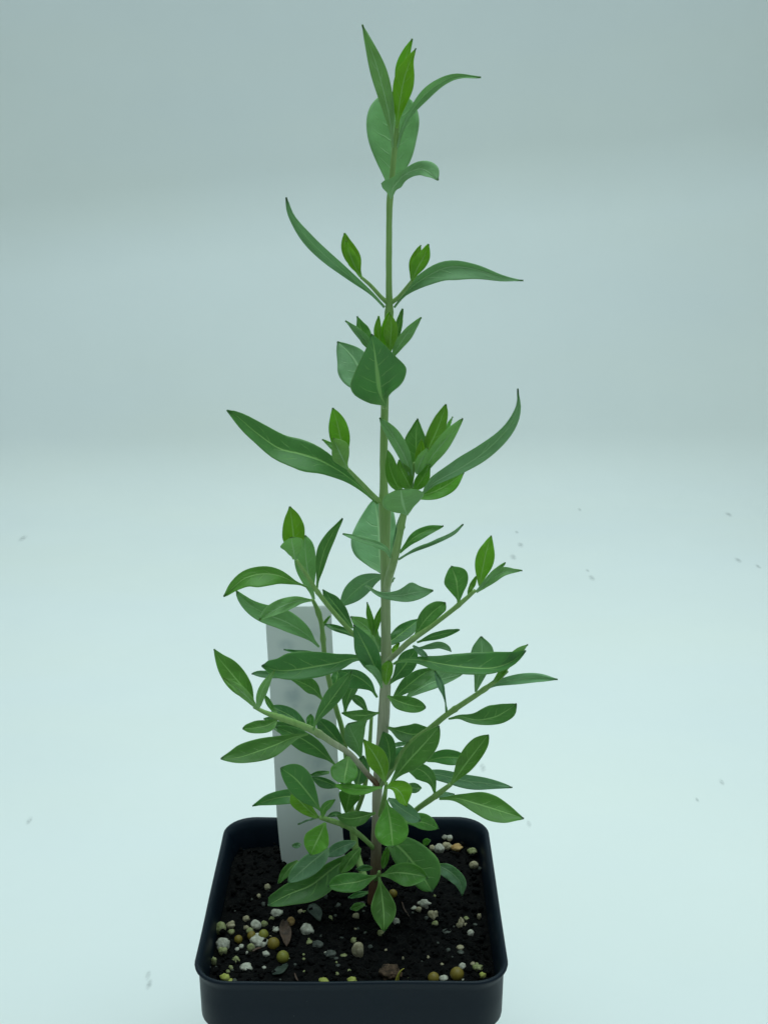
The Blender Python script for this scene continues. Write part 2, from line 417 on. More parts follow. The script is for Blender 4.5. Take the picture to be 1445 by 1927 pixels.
# ------------------------------------------------------------------ plant: stem, branches, leaves
plant = bpy.data.objects.new('young_plant', None); scene.collection.objects.link(plant)
plant.location = on_z(703, 1690, SOIL); bpy.context.view_layer.update()
tag(plant, 'upright young green plant with narrow leaves on a slim stem, growing in the black pot', 'plant')
class Shoot: pass
def shoot(name, pts, parent, wood=(0.0, 0.0), bumps=()):
    # pts: photo x, y, depth in mm toward the viewer, radius in photo pixels
    S = spline([(a, b, c, d) for a, b, c, d in pts], max(14, int(len(pts)*7)))
    bm = bmesh.new(); lay = bm.verts.layers.float.new('wood'); rings = []; C = []
    for p in S:
        q = at(p[0], p[1], p[2]); C.append((q, p[3]*pxm(q)))
    n = 12
    for i, (q, r) in enumerate(C):
        t = (C[min(i+1, len(C)-1)][0]-C[max(i-1, 0)][0]).normalized()
        a = t.cross(Vector((0, 1, 0.001))).normalized(); b = t.cross(a).normalized()
        k = i/(len(C)-1)
        for bt, amp in bumps:
            r *= 1+amp*math.exp(-((k-bt)/0.012)**2)
        ring = []
        for j in range(n):
            an = 2*math.pi*j/n
            rr_ = r*(1+0.05*math.cos(4*an+k*3)+0.05*noise.noise(q*300+Vector((math.cos(an), math.sin(an), 0))))
            v = bm.verts.new(q+a*rr_*math.cos(an)+b*rr_*math.sin(an)); v[lay] = max(0.0, wood[0]+(wood[1]-wood[0])*k); ring.append(v)
        rings.append(ring)
    for A, B in zip(rings, rings[1:]):
        for j in range(n): bm.faces.new((A[j], A[(j+1) % n], B[(j+1) % n], B[j]))
    bm.faces.new(rings[-1]); bm.faces.new(rings[0][::-1])
    bmesh.ops.recalc_face_normals(bm, faces=bm.faces)
    o = link(name, from_bm(bm), M_STEM); under(o, parent)
    s = Shoot(); s.o = o; s.S = S; return s
DEF = [(0.10, .14, .14), (.22, .42, .42), (.38, .82, .82), (.55, 1, 1), (.72, .88, .88), (.88, .48, .48)]
def depth_at(s, x, y):
    return min(s.S, key=lambda p: (p[0]-x)**2+(p[1]-y)**2)[2]
leaf_no = 0
def L(s, z, mid, w, dz=4.0, age=0.3, side='m', o=0.0, roll=0.0, cup=0.18, bow=0.0, d0=None, rip=1.0, T=None):
    global leaf_no; leaf_no += 1
    if T is None: T = 0.75 if side == 'm' else 0.4   # blades lie back: the upper edge is farther away
    sc = ZN[z][2]
    P = [zp(z, p) for p in mid]
    if isinstance(w, (int, float)): w = (w, w)
    if isinstance(w, tuple): w = [(t, a*w[0], b*w[1]) for t, a, b in DEF]
    pw = 1.7*sc
    tab = [(0.0, pw, pw)] + [(t, max(a, -99), b) for t, a, b in w] + [(1.0, 0.0, 0.0)]
    N, M = 26, 12
    S = spline([(p[0], p[1], 0) for p in P], N)
    db = (depth_at(s, *P[0]) if d0 is None else d0) + o
    bm = bmesh.new(); uvl = bm.loops.layers.uv.new('uv')
    seed = Vector((leaf_no*3.7, leaf_no*1.3, 0))
    F_, UV = [], []
    px = pxm(at(P[0][0], P[0][1], db))*1000
    for i in range(N+1):
        t = i/N; l, r = lerp_tab(tab, t); l /= sc; r /= sc
        a, b = S[max(i-1, 0)], S[min(i+1, N)]
        dx, dy = b[0]-a[0], b[1]-a[1]; ln = math.hypot(dx, dy) or 1; nx, ny = dy/ln, -dx/ln
        hw = (abs(l)+abs(r))/2
        row = []
        for j in range(M+1):
            u = 2*j/M-1                       # -1 left edge .. +1 right edge
            off = (-u*l if u < 0 else -u*r)
            d = db+dz*t+bow*4*t*(1-t)*px*10 - roll*off*px*-1
            d += T*ny*off*px
            d += (cup*u*u+0.16*math.sqrt(u*u+0.01))*hw*px
            d += rip*0.55*noise.noise(seed+Vector((t*3.2, u*1.2, 0)))*min(1, t*3) + rip*0.55*abs(u)**2*noise.noise(seed+Vector((t*6.0, u, 5)))
            row.append(at(S[i][0]+nx*off, S[i][1]+ny*off, d))
        F_.append(row)
    vf = [[bm.verts.new(p) for p in row] for row in F_]
    bmv = []
    th = 0.00022
    for i in range(N+1):
        row = []
        for j in range(M+1):
            e1 = F_[min(i+1, N)][j]-F_[max(i-1, 0)][j]; e2 = F_[i][min(j+1, M)]-F_[i][max(j-1, 0)]
            nn = e1.cross(e2)
            if nn.length < 1e-12: nn = F_[i][j]-CAM
            nn.normalize()
            if nn.dot(F_[i][j]-CAM) < 0: nn.negate()
            k = 0.15 if j in (0, M) else 1.0
            row.append(bm.verts.new(F_[i][j]+nn*th*k))
        bmv.append(row)
    def quad(vs, uvs, mi):
        try: f = bm.faces.new(vs)
        except ValueError: return
        f.material_index = mi; f.smooth = True
        for lp, q in zip(f.loops, uvs): lp[uvl].uv = q
    front = 0 if side == 'm' else 1
    for i in range(N):
        for j in range(M):
            u = [(jj/M, ii/N) for ii, jj in ((i, j), (i, j+1), (i+1, j+1), (i+1, j))]
            quad((vf[i][j], vf[i][j+1], vf[i+1][j+1], vf[i+1][j]), u, front)
            quad((bmv[i][j], bmv[i+1][j], bmv[i+1][j+1], bmv[i][j+1]), (u[0], u[3], u[2], u[1]), 1-front)
        for j in (0, M):
            u = [(j/M, i/N), (j/M, (i+1)/N)]
            quad((vf[i][j], vf[i+1][j], bmv[i+1][j], bmv[i][j]) if j == 0 else (vf[i+1][j], vf[i][j], bmv[i][j], bmv[i+1][j]),
                 (u[0], u[1], u[1], u[0]) if j == 0 else (u[1], u[0], u[0], u[1]), 0)
    bmesh.ops.remove_doubles(bm, verts=bm.verts, dist=2e-6)
    # normals: the sheet facing the viewer was wound one way; make the shell consistent
    bmesh.ops.recalc_face_normals(bm, faces=bm.faces)
    me = bpy.data.meshes.new('mesh'); bm.to_mesh(me); bm.free(); smooth(me)
    ob = link('leaf', me, [M_UP, M_UN]); under(ob, s.o)
    ob.color = (age, 0.3, 0, 1)
    return ob

# main stem
stem = shoot('stem', [(702,1702,0,10.8),(703.6,1679,0,10.3),(707,1640,0,9.9),(708,1578,0,9.0),(708.5,1534,0,8.1),(710,1490,0,9.0),(714,1440,0,9.5),(719,1390,0,10.3),
    (722,1350,0,10.8),(724,1316,0,10.3),(726.5,1258,0,9.9),(727,1237,0,10.3),(726,1194,0,9.0),(725.7,1133,0,9.0),(725,1060,0,9.0),(724.5,1011,0,9.5),(724,965,0,11.7),(723,945,0,10.8),(722,915,0,7.7),
    (722,850,0,7.5),(723.5,780,0,7.4),(726,700,0,7.2),(730,620,0,7.2),(732,590,0,9.0),(732.5,575,0,7.2),(731.8,540,0,6.2),(731.8,470,0,6.0),(732.5,400,0,6.0),(734,372,0,6.6),(737,340,0,5.6),
    (741,297,0,5.4),(744.5,262,0,5.4),(748,230,0,4.4),(749.5,212,0,3.2)], plant, (1.0, -0.62))
S = stem
# ---- crown
L(S,1,[(672,975),(688,800),(692,620),(703,440)],[(.1,30,38),(.3,92,98),(.5,132,128),(.7,145,142),(.85,125,122),(.95,75,75)],-9,.45,'u',o=-1.5,cup=.12)
L(S,1,[(712,590),(728,450),(750,300),(796,152)],[(.2,18,18),(.45,34,40),(.65,42,40),(.85,26,14)],-2,.9,'m',o=-1)
L(S,1,[(712,640),(728,500),(762,340),(817,205)],[(.12,12,14),(.3,36,38),(.5,52,58),(.68,50,48),(.85,28,16)],3,1.0,'m',o=1)
L(S,1,[(692,745),(672,580),(612,330),(525,75)],[(.12,10,10),(.25,24,30),(.42,38,44),(.62,44,46),(.82,26,26)],4,.62,'u',o=1.2,cup=.3)
L(S,1,[(716,745),(745,640),(800,535),(900,425),(1030,358),(1170,363)],[(.12,8,9),(.3,13,18),(.5,27,32),(.7,22,22),(.88,8,11)],4,.45,'u',o=.5,roll=.5)
L(S,1,[(678,1022),(700,955),(760,890),(850,862),(938,922)],[(.06,20,12),(.15,72,18),(.24,46,34),(.34,30,30),(.5,30,30),(.66,42,34),(.8,58,30),(.92,44,8)],12,.35,'u',o=2,cup=.1)
# ---- second whorl
L(S,1,[(645,1615),(570,1535),(440,1432),(250,1262),(140,1110),(112,1015)],[(.12,9,9),(.3,20,24),(.5,34,30),(.7,34,28),(.85,22,14),(.94,10,12)],3,.25,'u',o=.5,roll=-.5)
L(S,1,[(697,1615),(770,1525),(860,1455),(990,1395),(1130,1405),(1280,1452),(1400,1468)],[(.1,9,10),(.22,26,34),(.38,38,60),(.52,34,74),(.65,28,56),(.8,20,28),(.92,9,11)],5,.25,'u',o=.5)
b = shoot('branch',[(732,572,0,4.5),(718,560,1,3.8),(697,537,2,3.6),(680,522,3,3.2)],plant)
L(b,1,[(518,1452),(492,1385),(450,1300),(428,1210)],[(.15,14,14),(.4,36,44),(.65,38,42),(.85,24,22)],1,.85,'m')
L(b,1,[(518,1450),(486,1392),(452,1310),(436,1248)],[(.15,10,10),(.4,28,30),(.65,26,28),(.85,14,14)],3,1.0,'m',o=.4)
b = shoot('branch',[(732,572,0,4.5),(748,561,1,3.8),(762,545,2,3.5),(775,528,3,3)],plant)
L(b,1,[(794,1470),(800,1400),(820,1330),(843,1275)],[(.2,14,16),(.5,28,28),(.75,20,22)],-1,.85,'m',o=-.4)
L(b,1,[(795,1472),(826,1400),(862,1335),(885,1270)],[(.15,18,12),(.4,44,32),(.65,38,34),(.85,22,20)],2,.9,'m')
# ---- third whorl, facing shoot
c = shoot('branch',[(724,768,4,5),(726,730,8,4.5),(729,690,11,4),(730,655,11,3)],plant)
L(c,2,[(755,470),(690,370),(635,270),(566,200)],[(.2,40,30),(.45,92,60),(.65,92,60),(.85,56,30)],-12,.2,'u',o=-8)
L(c,2,[(715,240),(692,185),(668,130),(655,85)],[(.3,24,30),(.6,24,34),(.85,9,16)],-2,.3,'m',o=-3)
L(c,2,[(718,235),(690,190),(645,142),(602,105)],[(.3,18,20),(.6,17,16),(.85,8,8)],3,.35,'u',o=-1)
L(c,2,[(768,250),(755,190),(748,140),(752,83)],[(.25,14,14),(.5,20,22),(.8,12,13)],0,.85,'m',o=-1)
L(c,2,[(788,250),(785,180),(790,120),(802,62)],[(.25,16,16),(.5,24,24),(.8,16,16)],0,1.0,'m',o=-.5)
L(c,2,[(803,250),(806,190),(810,130),(806,75)],[(.2,18,18),(.45,32,30),(.7,30,27),(.88,15,14)],2,.8,'m',o=1)
L(c,2,[(835,200),(840,150),(848,100),(861,50)],[(.3,14,14),(.6,15,16),(.85,7,8)],-2,.3,'m',o=-3)
L(c,2,[(815,272),(850,210),(895,145),(946,90)],[(.25,24,18),(.55,22,28),(.8,13,17)],3,.5,'u',o=0)
L(c,2,[(787,492),(762,440),(747,350),(733,240),(720,166)],[(.06,26,15),(.14,70,45),(.24,118,92),(.36,128,122),(.5,104,132),(.68,66,88),(.85,30,44)],12,.12,'m',o=2,cup=.05)
# ---- fourth whorl
L(S,2,[(748,935),(680,868),(600,803),(500,742),(400,708),(300,682),(190,605),(110,535),(65,510)],[(.08,9,13),(.2,22,20),(.34,50,38),(.48,74,62),(.62,56,66),(.75,42,56),(.87,34,38),(.95,22,16)],5,.14,'m',o=1)
b = shoot('branch',[(722,948,0,5),(706,936,2,4.4),(680,909,4,4.2),(655,883,6,3.4)],plant)
L(b,2,[(585,740),(572,700),(538,668),(497,643)],[(.3,16,12),(.6,16,12),(.85,8,6)],1,.85,'u')
L(b,2,[(600,740),(585,660),(568,580),(545,500)],[(.15,24,22),(.4,46,42),(.65,44,42),(.85,24,26)],-2,.85,'m',o=-.5)
L(b,2,[(612,778),(592,735),(570,690),(546,638)],[(.15,20,12),(.4,42,38),(.62,34,50),(.82,16,38)],3,.9,'u',o=.8)
e = shoot('branch',[(726,1112,2,7),(733,1082,7,7.5),(742,1051,10,7.5),(750,1015,11,6.6),(757,980,12,6.6),(763,955,12,5.6),(772,915,13,4.6),(780,870,13,3.4)],plant,(0.42,-.2),((.5,.25),))
L(e,4,[(400,425),(402,340),(428,230),(448,140)],[(.2,10,10),(.5,14,14),(.8,14,14)],-2,.1,'u',o=-3.5)
L(e,2,[(905,840),(880,745),(822,635),(757,545)],[(.2,20,16),(.45,26,34),(.7,26,34),(.88,18,20)],3,.55,'u',o=1)
L(e,2,[(930,800),(925,720),(922,640),(928,548)],[(.15,30,24),(.4,55,48),(.62,52,46),(.82,26,25)],-3,.3,'m',o=-2)
L(e,2,[(935,790),(940,730),(945,680),(947,640)],[(.3,22,20),(.6,24,20),(.85,12,10)],1,1.0,'m',o=.6)
L(e,2,[(925,800),(940,750),(962,705),(975,680)],[(.25,20,22),(.55,24,24),(.82,14,12)],3,.85,'u',o=1.5)
L(e,2,[(955,740),(985,670),(1025,580),(1057,483)],[(.2,26,24),(.45,38,40),(.7,34,30),(.88,18,20)],-3,.65,'m',o=-1.5)
L(e,2,[(1050,620),(1068,580),(1088,540)],[(.3,10,8),(.7,8,6)],-3,.5,'m',o=-4)
L(e,2,[(945,810),(995,720),(1060,640),(1133,547)],[(.2,20,24),(.45,30,36),(.7,30,27),(.88,16,14)],3,.75,'u',o=.8)
L(e,2,[(905,875),(870,810),(850,770),(845,735)],[(.25,36,26),(.5,34,40),(.8,16,28)],2,.6,'m',o=1)
L(e,2,[(860,890),(825,830),(800,760),(793,692)],[(.3,30,30),(.6,24,35),(.85,8,24)],-2,.5,'m',o=-3)
L(e,2,[(912,875),(950,820),(985,755)],[(.25,24,26),(.6,26,28),(.85,14,12)],2,.65,'m',o=.6)
L(e,2,[(955,885),(1010,835),(1120,775),(1230,700),(1330,600),(1380,500),(1382,412)],[(.05,22,8),(.16,34,18),(.32,46,26),(.48,40,34),(.64,26,34),(.8,14,26),(.92,6,9)],3,.25,'u',o=0)
L(e,2,[(900,905),(990,885),(1070,845),(1138,793)],[(.2,16,22),(.45,36,38),(.7,36,38),(.88,18,20)],-2,.6,'m',o=-1.5)
L(e,2,[(880,988),(868,950),(858,910),(852,868)],[(.1,14,22),(.24,48,44),(.42,82,78),(.62,92,100),(.82,76,92),(.94,40,60)],9,.5,'u',o=2,cup=-.2)
L(e,4,[(378,428),(350,375),(280,338),(180,305),(82,278)],[(.15,14,14),(.35,22,20),(.6,20,20),(.85,14,12)],7,.4,'u',o=1,roll=.6)
L(e,4,[(432,395),(510,312),(605,258),(703,228)],[(.2,14,18),(.45,34,32),(.7,30,28),(.88,15,16)],-4,.3,'m',o=-1)
L(e,4,[(424,436),(520,382),(650,330),(765,275),(826,218)],[(.15,7,8),(.4,12,13),(.7,13,12),(.9,8,8)],4,.2,'u',o=1,roll=.8)
# big pale leaves behind the stem
L(S,4,[(322,520),(318,400),(308,240),(278,60)],[(.08,70,30),(.25,160,80),(.45,182,98),(.65,150,104),(.85,80,90)],-15,.28,'u',o=-3)
L(S,4,[(335,535),(255,562),(160,630),(66,725)],[(.15,30,28),(.4,58,62),(.65,60,62),(.85,36,38)],-10,.22,'u',o=-3)
L(S,4,[(220,598),(300,642),(420,660),(530,640),(640,628)],[(.1,10,8),(.28,12,26),(.48,32,34),(.62,52,48),(.72,66,50),(.82,36,42),(.93,14,22)],5,.3,'u',d0=15,cup=.1)
L(e,4,[(380,580),(392,565),(402,548)],[(.5,5,5)],-2,.3,'m')
# ---- left branch rising
f = shoot('branch',[(722,1246,0,5),(690,1217,2,4.5),(663.5,1192,3,4.5),(621,1144,5,4.6),(595,1110,7,4.4),(577,1082,8,3.8),(558,1054,9,3)],plant,(0.4,-.3),((.72,.25),))
L(f,3,[(862,940),(825,780),(795,590),(785,395)],[(.12,24,14),(.3,66,48),(.5,98,78),(.68,98,84),(.84,72,72),(.94,36,44)],-6,.62,'u',o=-1.5)
L(f,3,[(690,600),(690,430),(675,280),(657,150)],[(.15,40,40),(.38,92,88),(.6,86,100),(.8,56,72),(.92,24,36)],-2,.9,'m',o=0)
L(f,3,[(705,612),(688,520),(668,412)],[(.12,14,22),(.3,46,50),(.5,72,76),(.68,106,88),(.8,84,94),(.92,46,70)],7,.7,'u',o=1.5,cup=-.15)
L(f,3,[(888,850),(900,740),(945,540),(1020,380),(1106,250)],[(.1,10,12),(.28,36,34),(.5,62,46),(.7,50,42),(.87,22,24)],-3,.22,'m',o=-.6)
L(f,3,[(812,838),(700,795),(560,735),(420,720),(290,750),(190,825),(95,915)],[(.1,9,9),(.25,52,36),(.42,100,60),(.58,112,62),(.72,78,58),(.85,42,46),(.94,22,22)],5,.45,'m',o=.8)
L(f,3,[(1192,1185),(1110,1075),(1015,955),(938,855)],[(.2,34,34),(.45,52,62),(.7,50,60),(.88,34,26)],-3,.08,'m',o=-3)
L(S,3,[(1240,1272),(1160,1228),(1060,1190),(955,1150)],[(.25,16,24),(.55,24,32),(.8,22,24)],-4,.08,'m',o=-2)
# ---- back stem on the left
k = shoot('branch',[(690,1665,-4,7),(672,1610,-10,6.5),(664,1560,-13,6.5),(657,1480,-15,5.5),(650,1410,-15,5),(643,1368,-15,5),(633,1335,-15,5),(619,1279,-14,5.2),(611,1235,-13,5),(606,1181,-12,4.6),(600,1155,-11.5,5),(594,1140,-11,4.2),(588,1128,-10,3.2)],plant,(0.25,-.3),((.86,.35),(.95,.25)))
shoot('branch',[(662,1550,-13,4),(684,1490,-12,4.4),(694,1420,-11,4.2),(699,1350,-10,3.4)],plant,(0.1,-.2),((.5,.25),))
L(k,3,[(905,1345),(800,1240),(640,1140),(480,1075),(340,1000),(245,920),(200,865)],[(.08,16,18),(.2,44,62),(.36,72,92),(.52,76,100),(.68,80,68),(.82,62,44),(.93,34,26)],3,.42,'u',o=1)
L(k,3,[(838,948),(720,952),(560,1015),(398,1112)],[(.12,22,22),(.3,44,48),(.55,52,66),(.78,34,60),(.92,16,34)],6,.6,'u',o=2.5)
L(k,3,[(938,1175),(965,1120),(1002,1078)],[(.3,12,14),(.7,10,12)],-2,.5,'m',o=0)
L(k,5,[(1060,400),(1080,320),(1090,240)],[(.3,44,44),(.8,34,34)],-4,.1,'m',o=-2)
L(k,5,[(965,495),(890,410),(760,345),(690,325)],[(.15,22,20),(.4,52,64),(.7,30,62),(.9,10,30)],6,.25,'m',o=2)
L(k,5,[(1275,965),(1240,840),(1195,755),(1170,688)],[(.15,30,20),(.4,76,48),(.65,80,110),(.85,48,138),(.95,30,140)],3,.35,'u',o=3)
L(k,5,[(1062,1012),(900,870),(740,775),(590,712)],[(.12,20,22),(.3,64,52),(.5,92,62),(.7,80,56),(.88,46,36)],3,.14,'m',o=3)
L(k,5,[(855,805),(710,740),(540,690)],[(.15,30,40),(.5,60,50),(.85,34,36)],-2,.12,'m',o=0)
L(k,5,[(1140,890),(1040,770),(920,640)],[(.25,46,42),(.55,66,66),(.82,52,44)],4,.05,'m',o=3)
L(k,5,[(1092,1192),(1000,1155),(880,1115)],[(.3,46,24),(.6,56,26),(.85,30,18)],3,.03,'m',o=3)
L(k,5,[(1020,1075),(940,1085),(865,1098)],[(.3,18,18),(.7,18,18)],2,.1,'m',o=2)
L(k,5,[(1150,1402),(1165,1330),(1190,1215)],[(.15,26,30),(.45,62,60),(.75,86,88),(.92,60,60)],4,.3,'m',o=4)
# ---- front horizontal pair
L(S,5,[(1420,195),(1230,162),(1080,200),(900,232),(740,258),(610,262),(478,226)],[(.08,8,8),(.2,26,26),(.34,62,68),(.5,88,112),(.65,86,138),(.78,74,136),(.9,48,86),(.97,16,50)],6,.12,'m',o=3,roll=-.3)
L(S,5,[(960,140),(800,115),(655,95)],[(.3,18,18),(.7,14,10)],-4,.05,'m',d0=-4)
L(S,4,[(395,1085),(440,1060),(560,1056),(700,1082),(850,1104),(1000,1108),(1120,1070),(1212,998)],[(.05,6,10),(.15,14,20),(.3,40,46),(.46,78,46),(.62,100,40),(.76,98,32),(.88,66,24),(.96,24,12)],12,.12,'m',o=5,roll=-.2)
L(S,4,[(322,1205),(285,1110),(215,960),(150,840)],[(.15,26,24),(.38,66,58),(.62,72,62),(.84,36,34)],9,.06,'m',o=5)
L(S,4,[(325,1230),(300,1165),(262,1120),(212,1095)],[(.25,14,14),(.55,18,30),(.85,8,22)],5,.55,'u',o=7)
L(S,4,[(350,1212),(352,1140),(368,1060)],[(.15,20,18),(.45,30,36),(.75,36,34),(.92,18,24)],3,.75,'m',o=7)
L(S,4,[(365,1210),(445,1115),(540,985)],[(.2,16,22),(.45,48,58),(.7,60,58),(.88,36,32)],-2,.1,'m',o=1)
# seen between the stems
L(S,4,[(300,1000),(265,900),(205,835),(130,790)],[(.2,24,24),(.45,50,46),(.7,54,40),(.88,30,20)],-7,.65,'u',o=-3)
L(S,4,[(268,905),(262,830),(245,765),(233,700)],[(.3,22,16),(.6,22,16),(.85,10,10)],1,.6,'m',d0=-2)
L(S,4,[(280,915),(285,850),(300,790),(325,725)],[(.3,16,20),(.6,18,24),(.85,10,14)],-1,.6,'m',d0=-2)
L(S,4,[(310,1010),(300,950),(285,890)],[(.4,22,30),(.8,16,20)],-2,.2,'u',d0=-5)
# ---- right branch rising
h = shoot('branch',[(726,1246,1,6),(748,1228,3,5.2),(772,1206,5,5.6),(815,1176,6,4.4),(863.6,1137.7,8,4.4),(894,1111,9,3.4)],plant,(0.55,-.3),((.32,.3),(.8,.25)))
L(h,4,[(860,665),(868,610),(905,540)],[(.3,10,18),(.7,8,22)],-2,.6,'m',o=-.5)
L(h,4,[(905,638),(995,565),(1080,515),(1190,505)],[(.15,14,16),(.4,34,26),(.65,34,22),(.85,14,12)],-1,.5,'u',o=.3)
L(h,4,[(925,600),(945,490),(965,400),(997,288)],[(.15,26,24),(.4,52,56),(.62,52,58),(.82,30,34)],-3,.85,'m',o=-.3)
L(h,4,[(908,640),(975,565),(1030,505),(1087,455)],[(.25,16,18),(.55,18,20),(.82,10,12)],3,.6,'u',o=.8)
L(h,4,[(797,706),(792,640),(782,560),(750,478)],[(.1,10,14),(.28,40,36),(.5,74,66),(.7,72,78),(.86,46,56)],-3,.3,'m')
L(h,4,[(525,912),(580,825),(645,755),(714,702)],[(.15,16,14),(.38,46,40),(.62,56,48),(.82,44,46),(.94,22,36)],-2,.25,'m',o=-.4)
L(h,4,[(540,950),(620,918),(710,895),(804,869)],[(.15,9,10),(.4,22,24),(.7,22,22),(.88,12,12)],3,.12,'m')
L(h,4,[(545,985),(610,975),(685,968),(752,1005)],[(.2,10,14),(.45,20,20),(.72,24,18),(.9,18,8)],3,.25,'u',o=0)
L(S,4,[(340,970),(440,895),(556,805)],[(.2,30,30),(.5,48,48),(.8,32,40)],-8,.08,'m',o=-3)
L(h,4,[(515,968),(560,1005),(605,1040)],[(.3,16,16),(.7,18,18)],3,.1,'u',o=0)
L(S,4,[(380,1015),(405,985),(432,952)],[(.3,14,14),(.7,14,12)],-2,1.0,'m',o=-2)
# ---- lower right branch with the long pale leaves
h = shoot('branch',[(716,1478,1,5),(736,1450,3,5),(768,1402,5,5),(808.6,1371.5,7,5.6),(840.6,1345,9,5.2),(896,1307.6,11,4.8),(930.7,1283,12,4.4),(954,1262.5,13,3.4)],plant,(0.35,-.3),((.62,.3),(.83,.25)))
L(S,4,[(390,1300),(490,1210),(590,1135),(668,1103)],[(.15,28,20),(.4,52,46),(.65,42,54),(.86,14,40)],-6,.15,'m',o=-1)
L(S,4,[(480,1285),(640,1195),(820,1145)],[(.2,50,24),(.5,72,42),(.8,46,26)],-12,.3,'u',o=-5)
L(h,6,[(688,492),(682,420),(655,320),(612,215)],[(.2,4,4),(.42,10,10),(.62,22,20),(.82,18,18)],-4,.05,'u',o=0,roll=.6)
L(h,6,[(875,352),(893,260),(915,120),(912,-8)],[(.15,18,24),(.35,36,50),(.6,72,78),(.8,62,70),(.92,32,36)],-6,.3,'u',o=-1.5)
L(h,6,[(990,285),(1060,200),(1130,110),(1214,44)],[(.2,16,16),(.5,26,28),(.8,22,22)],3,.7,'u',o=.5)
L(h,6,[(1000,290),(1040,235),(1085,190)],[(.3,20,18),(.7,20,18)],2,.75,'m',o=.8)
L(h,6,[(918,346),(1010,298),(1130,272),(1270,258),(1407,270)],[(.12,10,11),(.32,26,26),(.55,34,34),(.78,26,28),(.92,12,13)],4,.25,'u',o=.4)
L(h,6,[(700,526),(780,512),(890,535),(1000,515),(1085,468),(1139,427)],[(.1,9,10),(.25,24,24),(.42,62,28),(.6,84,44),(.76,70,58),(.9,36,50)],4,.18,'m',o=.4)
# ---- main stem, mid height
L(S,6,[(305,378),(390,415),(475,440),(553,452)],[(.1,12,18),(.28,36,48),(.52,50,52),(.75,48,44),(.92,28,26)],7,.3,'m',o=3)
L(S,6,[(305,578),(390,605),(480,625),(580,592)],[(.12,8,20),(.32,36,56),(.55,66,60),(.75,66,52),(.9,34,26)],3,.15,'m',o=1)
L(S,6,[(325,700),(385,690),(435,682)],[(.3,14,14),(.7,14,12)],-2,.2,'u',o=-3)
L(S,6,[(320,860),(370,790),(435,715)],[(.2,48,40),(.55,62,56),(.85,44,40)],-6,.04,'m',o=-4)
L(S,6,[(310,890),(322,780),(312,690),(280,610)],[(.15,40,24),(.4,66,36),(.65,74,44),(.86,42,36)],3,.16,'m',o=3)
L(S,5,[(1420,600),(1310,620),(1210,618),(1118,603)],[(.12,14,14),(.35,42,44),(.62,44,40),(.85,20,22)],6,.25,'m',o=2)
L(S,5,[(1400,480),(1345,390),(1240,310),(1090,262)],[(.15,14,14),(.35,60,42),(.6,110,50),(.82,90,30)],3,.1,'m',o=-1)
L(S,5,[(1140,610),(1160,510),(1200,410),(1245,320)],[(.15,16,14),(.4,50,30),(.7,56,44),(.88,30,30)],4,.15,'m',d0=-6)
L(S,5,[(1320,590),(1270,520),(1190,455)],[(.25,22,24),(.55,34,38),(.85,24,22)],3,.1,'m',d0=-8)
# ---- lower left branch toward the viewer
q = shoot('branch',[(711,1478,1,5),(690,1455,4,5),(658,1419,9,6),(625,1397,13,6.2),(592,1376,17,7),(560,1362,20,6.2),(526,1350,23,6),(500,1341,25,4.4),(478,1330,26,3.2)],plant,(1.0,-.2),((.53,.25),(.8,.2)))
L(q,5,[(430,562),(375,450),(250,300),(150,180),(97,92)],[(.12,24,16),(.3,76,66),(.5,92,90),(.7,72,82),(.87,32,42)],-2,.42,'m',o=-1)
L(q,5,[(445,570),(370,480),(270,390),(172,320)],[(.2,26,24),(.5,38,38),(.8,20,22)],3,.8,'u',o=1)
L(q,5,[(452,570),(470,460),(510,370),(580,262)],[(.15,26,24),(.4,34,42),(.65,30,34),(.86,16,16)],5,.65,'u',o=1.4)
L(q,5,[(602,612),(545,540),(500,452)],[(.3,18,22),(.7,20,24)],-3,.25,'m',o=-2)
L(q,5,[(852,745),(730,640),(545,545)],[(.2,40,36),(.5,46,62),(.8,30,46)],-4,.02,'m',o=-4)
L(q,5,[(905,270),(780,262),(620,290),(400,290)],[(.2,20,20),(.5,34,24),(.8,30,28),(.92,18,24)],1,.1,'u',d0=-3)
L(q,5,[(602,658),(520,700),(420,722),(328,728)],[(.1,34,22),(.3,56,42),(.6,48,56),(.85,32,40),(.95,16,24)],4,.35,'m',o=.6)
L(q,5,[(595,650),(545,655),(495,648)],[(.4,14,22),(.8,10,16)],-2,.1,'m',o=-2)
L(q,5,[(852,772),(720,800),(560,868),(400,925),(290,958),(152,968)],[(.1,16,16),(.26,56,44),(.45,88,84),(.62,78,100),(.8,48,92),(.92,26,44)],7,.28,'m',o=1)
L(q,5,[(890,742),(925,650),(1040,490),(1140,350),(1200,265)],[(.12,14,13),(.32,48,40),(.55,72,60),(.76,52,58),(.9,26,28)],5,.2,'m',o=1.5)
L(q,5,[(885,742),(868,690),(872,612)],[(.3,24,24),(.7,34,30),(.9,22,20)],-3,.2,'m',o=-2)
L(q,5,[(1172,950),(1160,1030),(1145,1100),(1138,1172)],[(.1,30,36),(.28,72,84),(.52,98,122),(.76,88,106),(.92,50,60)],8,.42,'m',o=2,cup=-.1)
L(S,5,[(1240,1190),(1268,1070),(1292,945)],[(.25,52,56),(.6,64,58),(.88,34,30)],-4,.04,'m',d0=-4)
